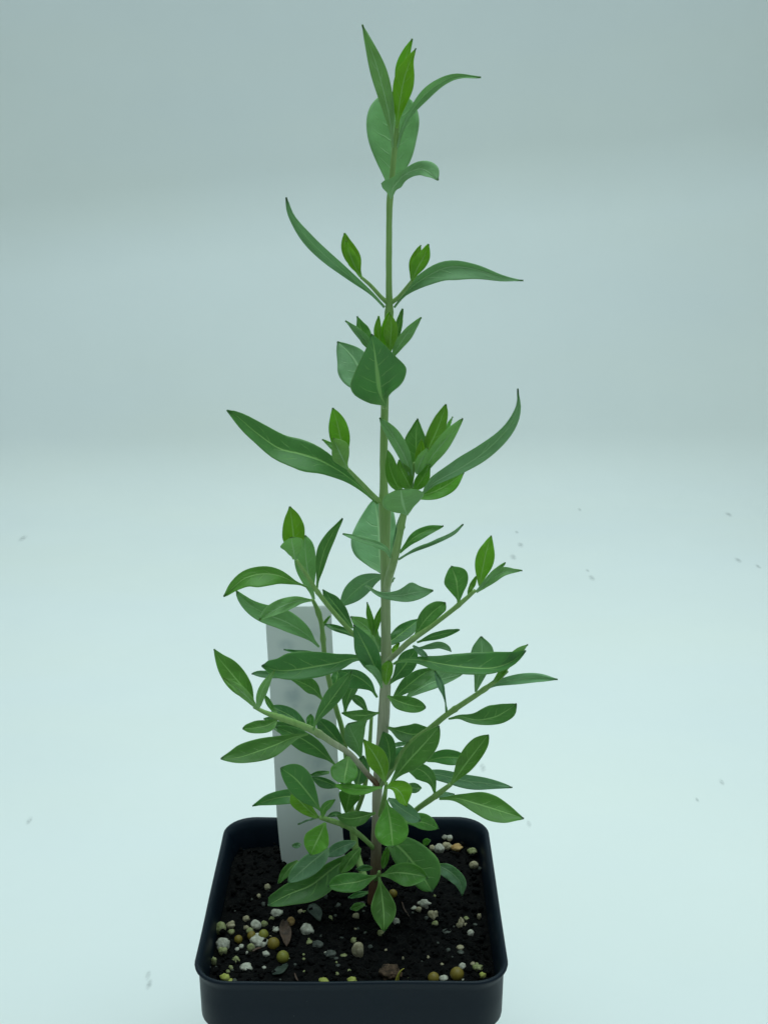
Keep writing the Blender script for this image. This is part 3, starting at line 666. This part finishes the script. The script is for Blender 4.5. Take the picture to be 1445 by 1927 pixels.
# ---- shoot in front of the stem, low
j = shoot('branch',[(716,1534,4,5),(722,1508,9,5),(725,1490,12,4),(727,1474,14,3.2)],plant,(-.2,-.5))
L(j,6,[(290,935),(265,840),(210,740),(152,660)],[(.15,30,26),(.38,62,60),(.62,60,64),(.84,28,30)],-2,.85,'m',o=-.5)
L(j,6,[(325,945),(430,810),(540,690),(642,572)],[(.15,24,20),(.34,50,66),(.55,66,90),(.76,56,80),(.9,30,48)],2,.32,'m',o=0)
L(j,5,[(1440,1196),(1340,1210),(1220,1210),(1056,1178)],[(.12,14,14),(.34,40,30),(.62,48,40),(.85,28,24)],5,.6,'m',o=1)
L(j,6,[(298,972),(350,972),(395,1010),(432,1092)],[(.12,30,10),(.26,52,22),(.42,76,36),(.58,80,46),(.76,46,40),(.9,18,20)],5,1.0,'m',o=1.5)
L(j,6,[(300,1050),(312,1120),(328,1220),(342,1355)],[(.12,12,12),(.26,50,46),(.48,100,94),(.7,110,108),(.86,86,88),(.95,52,54)],9,.55,'m',o=3,cup=-.05)
L(j,6,[(310,1040),(400,1110),(520,1185)],[(.2,36,26),(.5,54,48),(.8,40,44),(.93,22,26)],4,.15,'u',o=-3)
L(S,6,[(400,1190),(525,1192),(638,1236)],[(.25,44,26),(.5,58,46),(.75,46,40),(.9,22,20)],-2,.35,'m',d0=2)
# ---- lower right branch
h = shoot('branch',[(712,1566,0,5),(735,1546,2,4.6),(762,1540,4,4.6),(788,1520,6,5),(816,1500,9,5.4),(848,1476,12,4)],plant,(0.3,-.2),((.78,.3),))
L(S,6,[(500,880),(640,888),(800,925),(960,945),(1114,969)],[(.15,30,34),(.4,40,46),(.62,40,50),(.84,26,26)],-4,.08,'u',d0=0)
L(h,6,[(715,952),(785,855),(865,750),(958,628)],[(.15,24,24),(.36,58,50),(.6,72,56),(.8,62,48),(.92,34,30)],-2,.4,'m')
L(h,6,[(640,1042),(760,1040),(900,1080),(1050,1125),(1188,1170)],[(.1,11,11),(.25,34,32),(.45,82,62),(.62,84,82),(.8,52,68),(.92,22,32)],8,.36,'m',o=1)
L(h,6,[(613,1002),(585,915),(520,855),(430,840)],[(.2,20,24),(.45,56,44),(.7,66,40),(.9,36,22)],2,.28,'m',o=-1)
L(S,6,[(560,800),(640,778),(730,774),(830,792)],[(.15,34,20),(.4,50,46),(.65,46,52),(.86,30,32)],5,.18,'m',d0=4)
L(S,6,[(425,960),(470,972),(525,974)],[(.2,26,24),(.55,34,34),(.85,22,22)],-3,.12,'m',d0=-8)
L(h,6,[(590,1035),(650,1020),(740,1015)],[(.3,24,14),(.7,18,14)],-4,.15,'u',o=-3)
# ---- lower left short branch
p_ = shoot('branch',[(702,1596,0,5),(697,1590,3,4.6),(680,1574,6,5),(655,1556,9,5.4),(625,1545,12,5.2),(602,1538,14,4)],plant,(0.2,-.2),((.62,.3),))
L(p_,7,[(400,290),(280,258),(160,278),(50,318)],[(.2,38,44),(.45,48,42),(.7,34,36),(.88,14,18)],-2,.15,'m',o=-7)
L(p_,7,[(458,392),(385,330),(290,235)],[(.2,30,22),(.5,50,40),(.82,50,40)],-2,.75,'m',o=-1)
L(p_,7,[(472,348),(410,260),(320,155),(225,82)],[(.1,20,14),(.3,62,48),(.55,80,84),(.76,66,86),(.91,36,52)],4,.18,'m',o=1)
L(p_,7,[(482,390),(495,330),(560,278)],[(.25,18,20),(.6,24,26),(.85,14,14)],3,.4,'m',o=2)
L(p_,7,[(500,420),(470,490),(438,555),(408,620)],[(.1,16,24),(.3,50,58),(.55,76,82),(.78,58,66),(.91,30,36)],5,.65,'m',o=2)
L(S,7,[(810,360),(710,388),(640,395),(570,378)],[(.12,12,12),(.34,44,36),(.6,50,42),(.84,30,28)],8,.28,'m',o=4)
L(p_,7,[(440,392),(385,408),(330,432)],[(.3,6,5),(.7,6,5)],-2,.1,'u',o=-3)
L(k,7,[(350,552),(320,562),(296,560)],[(.3,16,16),(.7,16,16)],2,.2,'u',o=4)
L(S,7,[(610,375),(560,368),(512,382)],[(.3,14,16),(.7,14,14)],-3,.05,'m',d0=0)
# ---- leaves spreading over the soil
L(S,7,[(700,605),(560,690),(420,800),(280,860),(145,932)],[(.1,40,22),(.3,92,44),(.52,100,62),(.72,80,66),(.88,48,52),(.96,22,40)],7,.2,'m',d0=4,cup=.25)
L(S,7,[(330,655),(270,715),(208,797)],[(.3,22,28),(.6,26,30),(.85,14,16)],3,.3,'m',d0=-2)
L(S,7,[(690,540),(600,572),(500,628)],[(.2,28,26),(.55,46,40),(.85,26,26)],2,.08,'u',d0=5)
L(S,7,[(520,580),(445,640),(370,705),(272,792)],[(.12,44,30),(.34,68,54),(.6,64,58),(.82,38,46),(.93,20,26)],5,.22,'u',d0=13)
L(S,7,[(715,575),(660,640),(592,738)],[(.2,34,24),(.5,44,40),(.8,30,32)],4,.35,'m',d0=6)
L(S,7,[(790,700),(740,702),(690,712)],[(.3,18,20),(.7,16,18)],1,.1,'m',d0=3)
L(S,7,[(855,705),(870,640),(885,570)],[(.25,22,20),(.6,24,22),(.85,14,14)],-2,.45,'m',d0=2)
L(S,7,[(870,520),(960,575),(1060,690),(1160,848)],[(.12,50,50),(.3,98,84),(.5,126,92),(.68,136,80),(.83,108,66),(.93,66,44)],8,.26,'m',d0=4,cup=-.08)
L(S,7,[(1110,560),(1125,540),(1148,528)],[(.3,22,18),(.7,20,14)],1,.35,'m',d0=0)
L(S,7,[(1190,680),(1275,730),(1330,790),(1344,872)],[(.2,36,44),(.5,42,44),(.75,36,30),(.9,18,12)],2,.15,'u',d0=2)
L(S,7,[(765,850),(700,868),(640,885)],[(.3,16,18),(.7,14,16)],4,.1,'m',d0=4)
L(S,7,[(745,925),(700,940),(655,955)],[(.3,16,22),(.7,22,24)],3,.35,'m',d0=8)
r_ = shoot('branch',[(707,1655,6,4),(712,1648,12,4),(713.5,1640,14,2.6)],plant,(-.2,-.2))
L(r_,7,[(838,748),(940,728),(1050,740),(1132,762)],[(.1,12,16),(.3,46,58),(.55,64,82),(.78,54,62),(.92,26,28)],4,.34,'m',o=1)
L(r_,7,[(820,748),(700,785),(610,800),(516,815)],[(.12,16,14),(.34,52,50),(.6,58,66),(.82,40,56),(.93,22,34)],4,.34,'m',o=1)
L(r_,7,[(832,755),(848,850),(860,980),(862,1095)],[(.14,16,16),(.34,50,52),(.56,78,76),(.76,64,60),(.9,28,28)],10,.36,'m',o=2)

# ------------------------------------------------------------------ grains, beads and scraps lying on the soil
def grain(name, z, x, y, rx, ry, mat, label, cat, group=None, lump=0.3, depth=0.9, sub=3, sink=0.3):
    X, Y = zp(z, (x, y)); s = ZN[z][2]; rx /= s; ry /= s
    p = on_z(X, Y+ry*0.5, SOIL)
    for _ in range(3): p = on_z(X, Y+ry*0.5, SOIL+soil_h(p.x, p.y))
    m_ = pxm(p); a, b, c = rx*m_, rx*m_*depth, ry*m_*1.02
    p.z += c*(1-sink)*0.55
    bm = bmesh.new(); bmesh.ops.create_icosphere(bm, subdivisions=sub, radius=1.0)
    sd = Vector((X*0.37, Y*0.53, 1.7))
    for v in bm.verts:
        q = v.co.copy()
        f = 1+lump*(noise.noise(q*1.3+sd)*0.9+noise.noise(q*2.9+sd)*0.5+noise.noise(q*6+sd)*0.18)
        v.co = Vector((q.x*a*f, q.y*b*f, q.z*c*f))
    o = link(name, from_bm(bm), mat); o.location = p
    tag(o, label, cat, group); return o
PG = 'perlite lumps on the soil'; CR = 'small pale crumbs in the soil'
def perl(z, x, y, rx, ry, mat, label=None, **k):
    if label: return grain('perlite_lump', z, x, y, rx, ry, mat, label, 'perlite', PG, **k)
    return grain('perlite_crumb', z, x, y, rx, ry, mat, 'tiny pale crumb of perlite or grit half sunk in the black soil', 'perlite', CR, sub=2, **k)
def bead(z, x, y, r, mat, label):
    return grain('fertilizer_bead', z, x, y, r, r, mat, label, 'bead', 'fertilizer beads on the soil', lump=0.04, depth=1.0, sink=0.15)
perl(8,195,555,62,62,M_PERL,'large knobbly white perlite lump in the front left, nearest the pot wall',lump=.35)
perl(8,190,620,42,40,M_PERG,'green tinged grain tucked under the large knobbly white lump')
perl(8,515,530,84,55,M_PERL,'wide knobbly cream perlite lump between three beads in the front left',lump=.5)
perl(8,955,430,62,60,M_PERL,'round cracked white perlite lump lying alone left of the hanging leaf',lump=.25)
perl(8,400,770,56,38,M_PERL,'low blocky white perlite lump near the front left rim',lump=.4)
perl(8,490,385,48,48,M_PERL,'smooth white perlite lump behind the pile of beads',lump=.3)
perl(8,568,375,30,36,M_PERG,'green tinged grain touching the smooth white lump behind the beads')
perl(8,680,275,56,34,M_PERL,'oblong white perlite lump under the tip of the low left leaf',lump=.45)
perl(8,635,332,26,26,M_PERG,'small greenish grain just in front of the oblong white lump')
perl(8,405,330,32,30,M_PERT,'small round tan grain above the left pile of perlite')
perl(8,595,42,30,30,M_PERT,'small pale grain left of the low left leaf, farthest back on that side')
perl(8,515,125,22,24,M_PERT); perl(8,565,198,26,22,M_PERD); perl(8,455,108,9,9,M_PERL)
perl(8,580,648,31,28,M_PERL,'small bright white grain left of the brightest olive bead',lump=.35)
perl(8,322,606,22,18,M_PERL); perl(8,360,580,24,22,M_PERL); perl(8,445,590,36,42,M_PERG,'egg shaped greenish grain under the wide cream lump')
perl(8,410,640,14,22,M_PERL); perl(8,310,705,34,30,M_PERG,'wedge shaped greenish grain above the blocky white lump',lump=.5)
perl(8,110,712,26,44,M_PERG,'tall greenish grain against the left inner wall',lump=.35); perl(8,565,772,19,15,M_PERL)
perl(8,168,412,52,58,M_PERG,'big olive tan lump at the left wall behind the knobbly white one',lump=.25)
perl(8,265,385,40,36,M_PERT,'bumpy tan grain beside the big olive tan lump',lump=.45)
perl(8,268,448,32,26,M_PERG); perl(8,675,430,30,18,M_PERL,lump=.8); perl(8,655,415,12,22,M_PERL,lump=.5)
perl(8,805,352,38,44,M_ORNG,'orange tan block of grit above the wilted brown leaf',lump=.3)
perl(8,896,268,28,26,M_PERT); perl(8,930,275,18,22,M_PERG); perl(8,975,540,32,15,M_PERG,lump=.5); perl(8,970,515,12,12,M_PERG)
perl(8,1050,560,44,30,M_PERD,'grey flake with a pale edge right of the brightest olive bead',lump=.8)
perl(8,1165,648,54,30,M_PERD,'dull blue grey lump in the middle of the soil front',lump=.4); perl(8,1128,645,22,18,M_PERL)
perl(8,1285,664,32,15,M_PERG,lump=.4); perl(8,922,655,14,10,M_PERG); perl(8,924,696,15,13,M_PERG)
perl(8,1228,830,18,20,M_PERG,lump=.5); perl(8,1335,800,18,14,M_PERG); perl(8,1105,893,46,24,M_PERY,'low yellow green crumb against the front rim, left of the bark chunk')
perl(8,1362,890,44,22,M_PERY,'yellow green flake at the front rim beside the bark chunk',lump=.6)
perl(8,212,865,46,42,M_PERY,'bright yellow green lump in the front left corner of the pot',lump=.4)
perl(8,255,890,30,16,M_PERY); perl(8,238,808,20,18,M_PERG); perl(8,265,775,24,26,M_PERG,lump=.5)
perl(8,1165,325,22,32,M_PERG); perl(8,1210,302,15,13,M_PERD); perl(8,1395,310,32,30,M_PERT,'small pale round grain in front of the stem base')
perl(8,1375,528,28,28,M_PERG,lump=.6); perl(8,405,410,26,22,M_PERT,lump=.6); perl(8,435,440,36,28,M_PERG,lump=.5)
perl(8,130,770,12,12,M_PERD); perl(8,72,770,13,14,M_PERD); perl(8,845,745,15,12,M_PERD); perl(8,790,690,9,10,M_PERG); perl(8,298,888,24,18,M_PERD)
perl(8,1080,488,14,16,M_PERD); perl(8,1235,755,22,12,M_PERD); perl(8,1125,130,18,30,M_PERD); perl(8,1225,205,36,20,M_PERD); perl(8,620,495,18,10,M_PERT)
bead(8,735,673,57,M_BEADO,'bright olive green fertilizer bead, nearest the front of the left cluster')
bead(8,650,553,57,M_BEADY,'ochre fertilizer bead touching the right end of the wide cream lump')
bead(8,560,472,46,M_BEADO,'olive fertilizer bead peeping out behind the wide cream lump')
bead(8,333,515,38,M_BEADY,'ochre fertilizer bead right of the large knobbly white lump')
bead(8,452,482,40,M_BEADY,'dull ochre bead mostly hidden behind the wide cream lump')
perl(9,70,655,60,88,M_PERT,'tall egg shaped tan stone standing in the middle of the soil front',lump=.2,sink=.1)
perl(9,715,205,58,42,M_PERL,'cream knobbly lump right of the hanging leaf, the farther of a stacked pair',lump=.6)
perl(9,620,250,32,14,M_PERL,lump=.5); perl(9,660,262,30,26,M_PERT,lump=.5)
perl(9,800,320,46,56,M_PERT,'cream knobbly lump right of the hanging leaf, the nearer of a stacked pair',lump=.6)
perl(9,815,398,34,36,M_PERG,lump=.5); perl(9,733,350,24,24,M_PERD)
perl(9,1065,400,38,58,M_PERT,'slanted tan shard in the right half of the soil',lump=.6); perl(9,1117,412,24,17,M_PERT); perl(9,1205,410,22,9,M_PERD)
perl(9,1118,350,28,18,M_PERG); perl(9,1246,330,22,34,M_PERT,'upright tan sliver near the right wall'); perl(9,1163,490,34,34,M_PERL,'round white grain near the right wall',lump=.25)
perl(9,928,478,44,15,M_PERD,lump=.3); perl(9,1062,632,36,17,M_PERT,'flat tan flake above the two right front beads',lump=.3); perl(9,945,655,24,20,M_PERD)
perl(9,1080,815,36,36,M_PERL,'white grain behind the largest right front bead',lump=.35)
perl(9,1225,825,42,36,M_PERG,'curved pale green shard in the front right corner',lump=.8); perl(9,1185,790,24,16,M_PERT,lump=.5)
perl(9,1278,900,32,32,M_PERY,'squarish yellow green grain in the front right corner',lump=.4); perl(9,900,932,44,30,M_PERL,'cream grain between the two right front beads',lump=.25)
perl(9,445,380,30,42,M_PERL,'white grain half behind the right edge of the hanging leaf'); perl(9,292,493,35,33,M_PERG,'round green tinged grain below the tip of the hanging leaf',lump=.2)
perl(9,30,550,28,18,M_PERG,lump=.5); perl(9,190,630,28,30,M_PERD); perl(9,507,738,11,22,M_PERT); perl(9,750,728,16,18,M_PERT,lump=.6)
perl(9,885,795,17,12,M_PERT); perl(9,575,945,28,24,M_PERG); perl(9,110,205,32,24,M_PERD); perl(9,180,375,11,14,M_PERD); perl(9,140,490,17,15,M_PERD)
perl(9,690,768,9,9,M_PERD); perl(9,815,135,15,18,M_PERG); perl(9,600,295,14,10,M_PERD); perl(9,1000,430,12,10,M_PERD); perl(9,70,450,16,14,M_PERD); perl(9,125,280,16,12,M_PERD); perl(9,1085,945,14,8,M_PERL)
perl(9,1065,680,34,14,M_PERD); perl(9,845,590,14,14,M_PERD); perl(9,985,725,10,10,M_PERD)
bead(9,1030,888,68,M_BEADY,'largest ochre olive bead in the front right corner')
bead(9,803,925,56,M_BEADY,'ochre olive bead at the front rim, left of the cream grain')
bead(9,410,108,42,M_BEADY,'dim ochre bead in the shade right of the stem base')
perl(10,270,555,50,40,M_PERL,'left lobe of the pale pair at the back of the pot',lump=.25,sink=-1.0); perl(10,330,575,42,40,M_PERL,'right lobe of the pale pair at the back of the pot',lump=.25,sink=-1.0)
perl(10,190,695,72,76,M_PERL,'biggest round pale lump at the back right, beside the leaf edge',lump=.22); perl(10,300,660,64,54,M_PERT,'tan lump under the pale pair at the back of the pot',lump=.3)
perl(10,95,690,42,46,M_PERT,'tan grain half hidden by the leaf at the back right')
perl(10,430,680,78,40,M_ORNG,'orange brown chip of grit at the back right of the pot',lump=.45)
perl(10,640,728,62,44,M_PERG,'greenish half round flake near the back right wall',lump=.35); perl(10,662,915,62,58,M_PERT,'round cream grain near the back right wall',lump=.2); perl(10,738,970,32,26,M_PERD)
rnd_ = random.Random(4)
for i in range(28):
    x, y = rnd_.uniform(PC.x-HX*.88, PC.x+HX*.88), rnd_.uniform(PC.y-HY*.86, PC.y+HY*.86)
    r = rnd_.uniform(.18, .55)*mm
    bm = bmesh.new(); bmesh.ops.create_icosphere(bm, subdivisions=2, radius=1.0); sd = Vector((i*3.1, 0, 0))
    for v in bm.verts:
        q = v.co.copy(); f = 1+.5*noise.noise(q*1.4+sd); v.co = Vector((q.x*r*1.4*f, q.y*r*f, q.z*r*.7*f))
    o = link('perlite_crumb', from_bm(bm), rnd_.choice((M_PERD, M_PERD, M_PERD, M_PERT, M_PERG)))
    o.location = (x, y, SOIL+soil_h(x, y)+r*.45); o.rotation_euler = (0, 0, rnd_.uniform(0, 6))
    tag(o, 'tiny pale crumb of perlite or grit half sunk in the black soil', 'perlite', CR)
def scrap(name, z, pts, wd, mat, label, cat, lift=1.0, curl=0.6):
    # a limp leaf or blade lying on the soil, with thickness
    S_ = spline([(*zp(z, p), 0) for p in pts], 14); bm = bmesh.new(); A = []; B = []; s = ZN[z][2]
    for i, p in enumerate(S_):
        t = i/14; hw = wd/s*math.sin(math.pi*min(1, max(0, .06+.9*t)))**.8
        a, b = S_[max(i-1, 0)], S_[min(i+1, 14)]; dx, dy = b[0]-a[0], b[1]-a[1]; ln = math.hypot(dx, dy) or 1
        ra, rb = [], []
        for jx in range(7):
            u = jx/3-1; q = on_z(p[0]+dy/ln*hw*u, p[1]-dx/ln*hw*u, SOIL)
            q.z = SOIL+soil_h(q.x, q.y)*.5+(lift+curl*u*u+.5*noise.noise(q*400))*mm
            ra.append(bm.verts.new(q)); rb.append(bm.verts.new(q-Vector((0, 0, .35*mm))))
        A.append(ra); B.append(rb)
    for i in range(14):
        for jx in range(6):
            bm.faces.new((A[i][jx], A[i][jx+1], A[i+1][jx+1], A[i+1][jx])); bm.faces.new((B[i][jx+1], B[i][jx], B[i+1][jx], B[i+1][jx+1]))
        bm.faces.new((A[i][0], A[i+1][0], B[i+1][0], B[i][0])); bm.faces.new((A[i][6], B[i][6], B[i+1][6], A[i+1][6]))
    for jx in range(6): bm.faces.new((A[0][jx+1], A[0][jx], B[0][jx], B[0][jx+1])); bm.faces.new((A[14][jx], A[14][jx+1], B[14][jx+1], B[14][jx]))
    bmesh.ops.recalc_face_normals(bm, faces=bm.faces)
    o = link(name, from_bm(bm), mat); tag(o, label, cat); return o
scrap('dead_leaf', 8, [(755,385),(752,450),(765,520),(770,600)], 52, M_DEAD, 'wilted brown leaf lying behind the ochre and olive beads', 'dead leaf', 1.2)
scrap('dead_leaf', 8, [(960,250),(1030,290),(1070,360)], 56, M_WET, 'dull grey green leaf scrap behind the cracked white perlite lump', 'dead leaf', .8, .4)
scrap('dead_leaf', 8, [(640,850),(720,810),(780,750)], 34, M_WET, 'dark green leaf strip in front of the brightest olive bead', 'dead leaf', .6, .4)
scrap('root_fibre', 8, [(840,840),(855,880),(875,915)], 7, M_DEAD, 'thin brown root fibre at the front rim', 'root', .8, 0)
scrap('root_fibre', 9, [(490,200),(530,300),(575,360)], 6, M_DEAD, 'curved thin root thread right of the hanging leaf', 'root', .6, 0)
scrap('root_fibre', 8, [(460,640),(500,615),(540,600)], 9, M_DEAD, 'short brown fibre under the wide cream perlite lump', 'root', .8, 0)
grain('bark_chunk', 9, 385, 880, 112, 78, M_BARK, 'rough fibrous brown bark chunk at the front rim of the pot', 'bark', None, lump=.55, depth=.8, sub=4)
def sliver():
    pts = [(445,985),(455,930),(475,880),(500,850),(522,838)]; A = []; bm = bmesh.new()
    S_ = spline([(*zp(9, p), 0) for p in pts], 14); base = on_z(S_[0][0], S_[0][1], SOIL+1*mm); d = -base.y*1000
    for i, p in enumerate(S_):
        hw = (20*(1-i/14)**.7+1.5)/5.161; a, b = S_[max(i-1, 0)], S_[min(i+1, 14)]; dx, dy = b[0]-a[0], b[1]-a[1]; ln = math.hypot(dx, dy) or 1
        row = [at(p[0]+dy/ln*hw*u, p[1]-dx/ln*hw*u, d+e) for u, e in ((-1, 0), (0, .5), (1, 0), (0, -.4))]
        A.append([bm.verts.new(q) for q in row])
    for a, b in zip(A, A[1:]):
        for k in range(4): bm.faces.new((a[k], a[(k+1) % 4], b[(k+1) % 4], b[k]))
    bm.faces.new(A[0]); bm.faces.new(A[-1][::-1]); bmesh.ops.recalc_face_normals(bm, faces=bm.faces)
    tag(link('dry_blade', from_bm(bm), M_YEL), 'curved yellow dry leaf blade standing beside the bark chunk', 'dry leaf')
sliver()
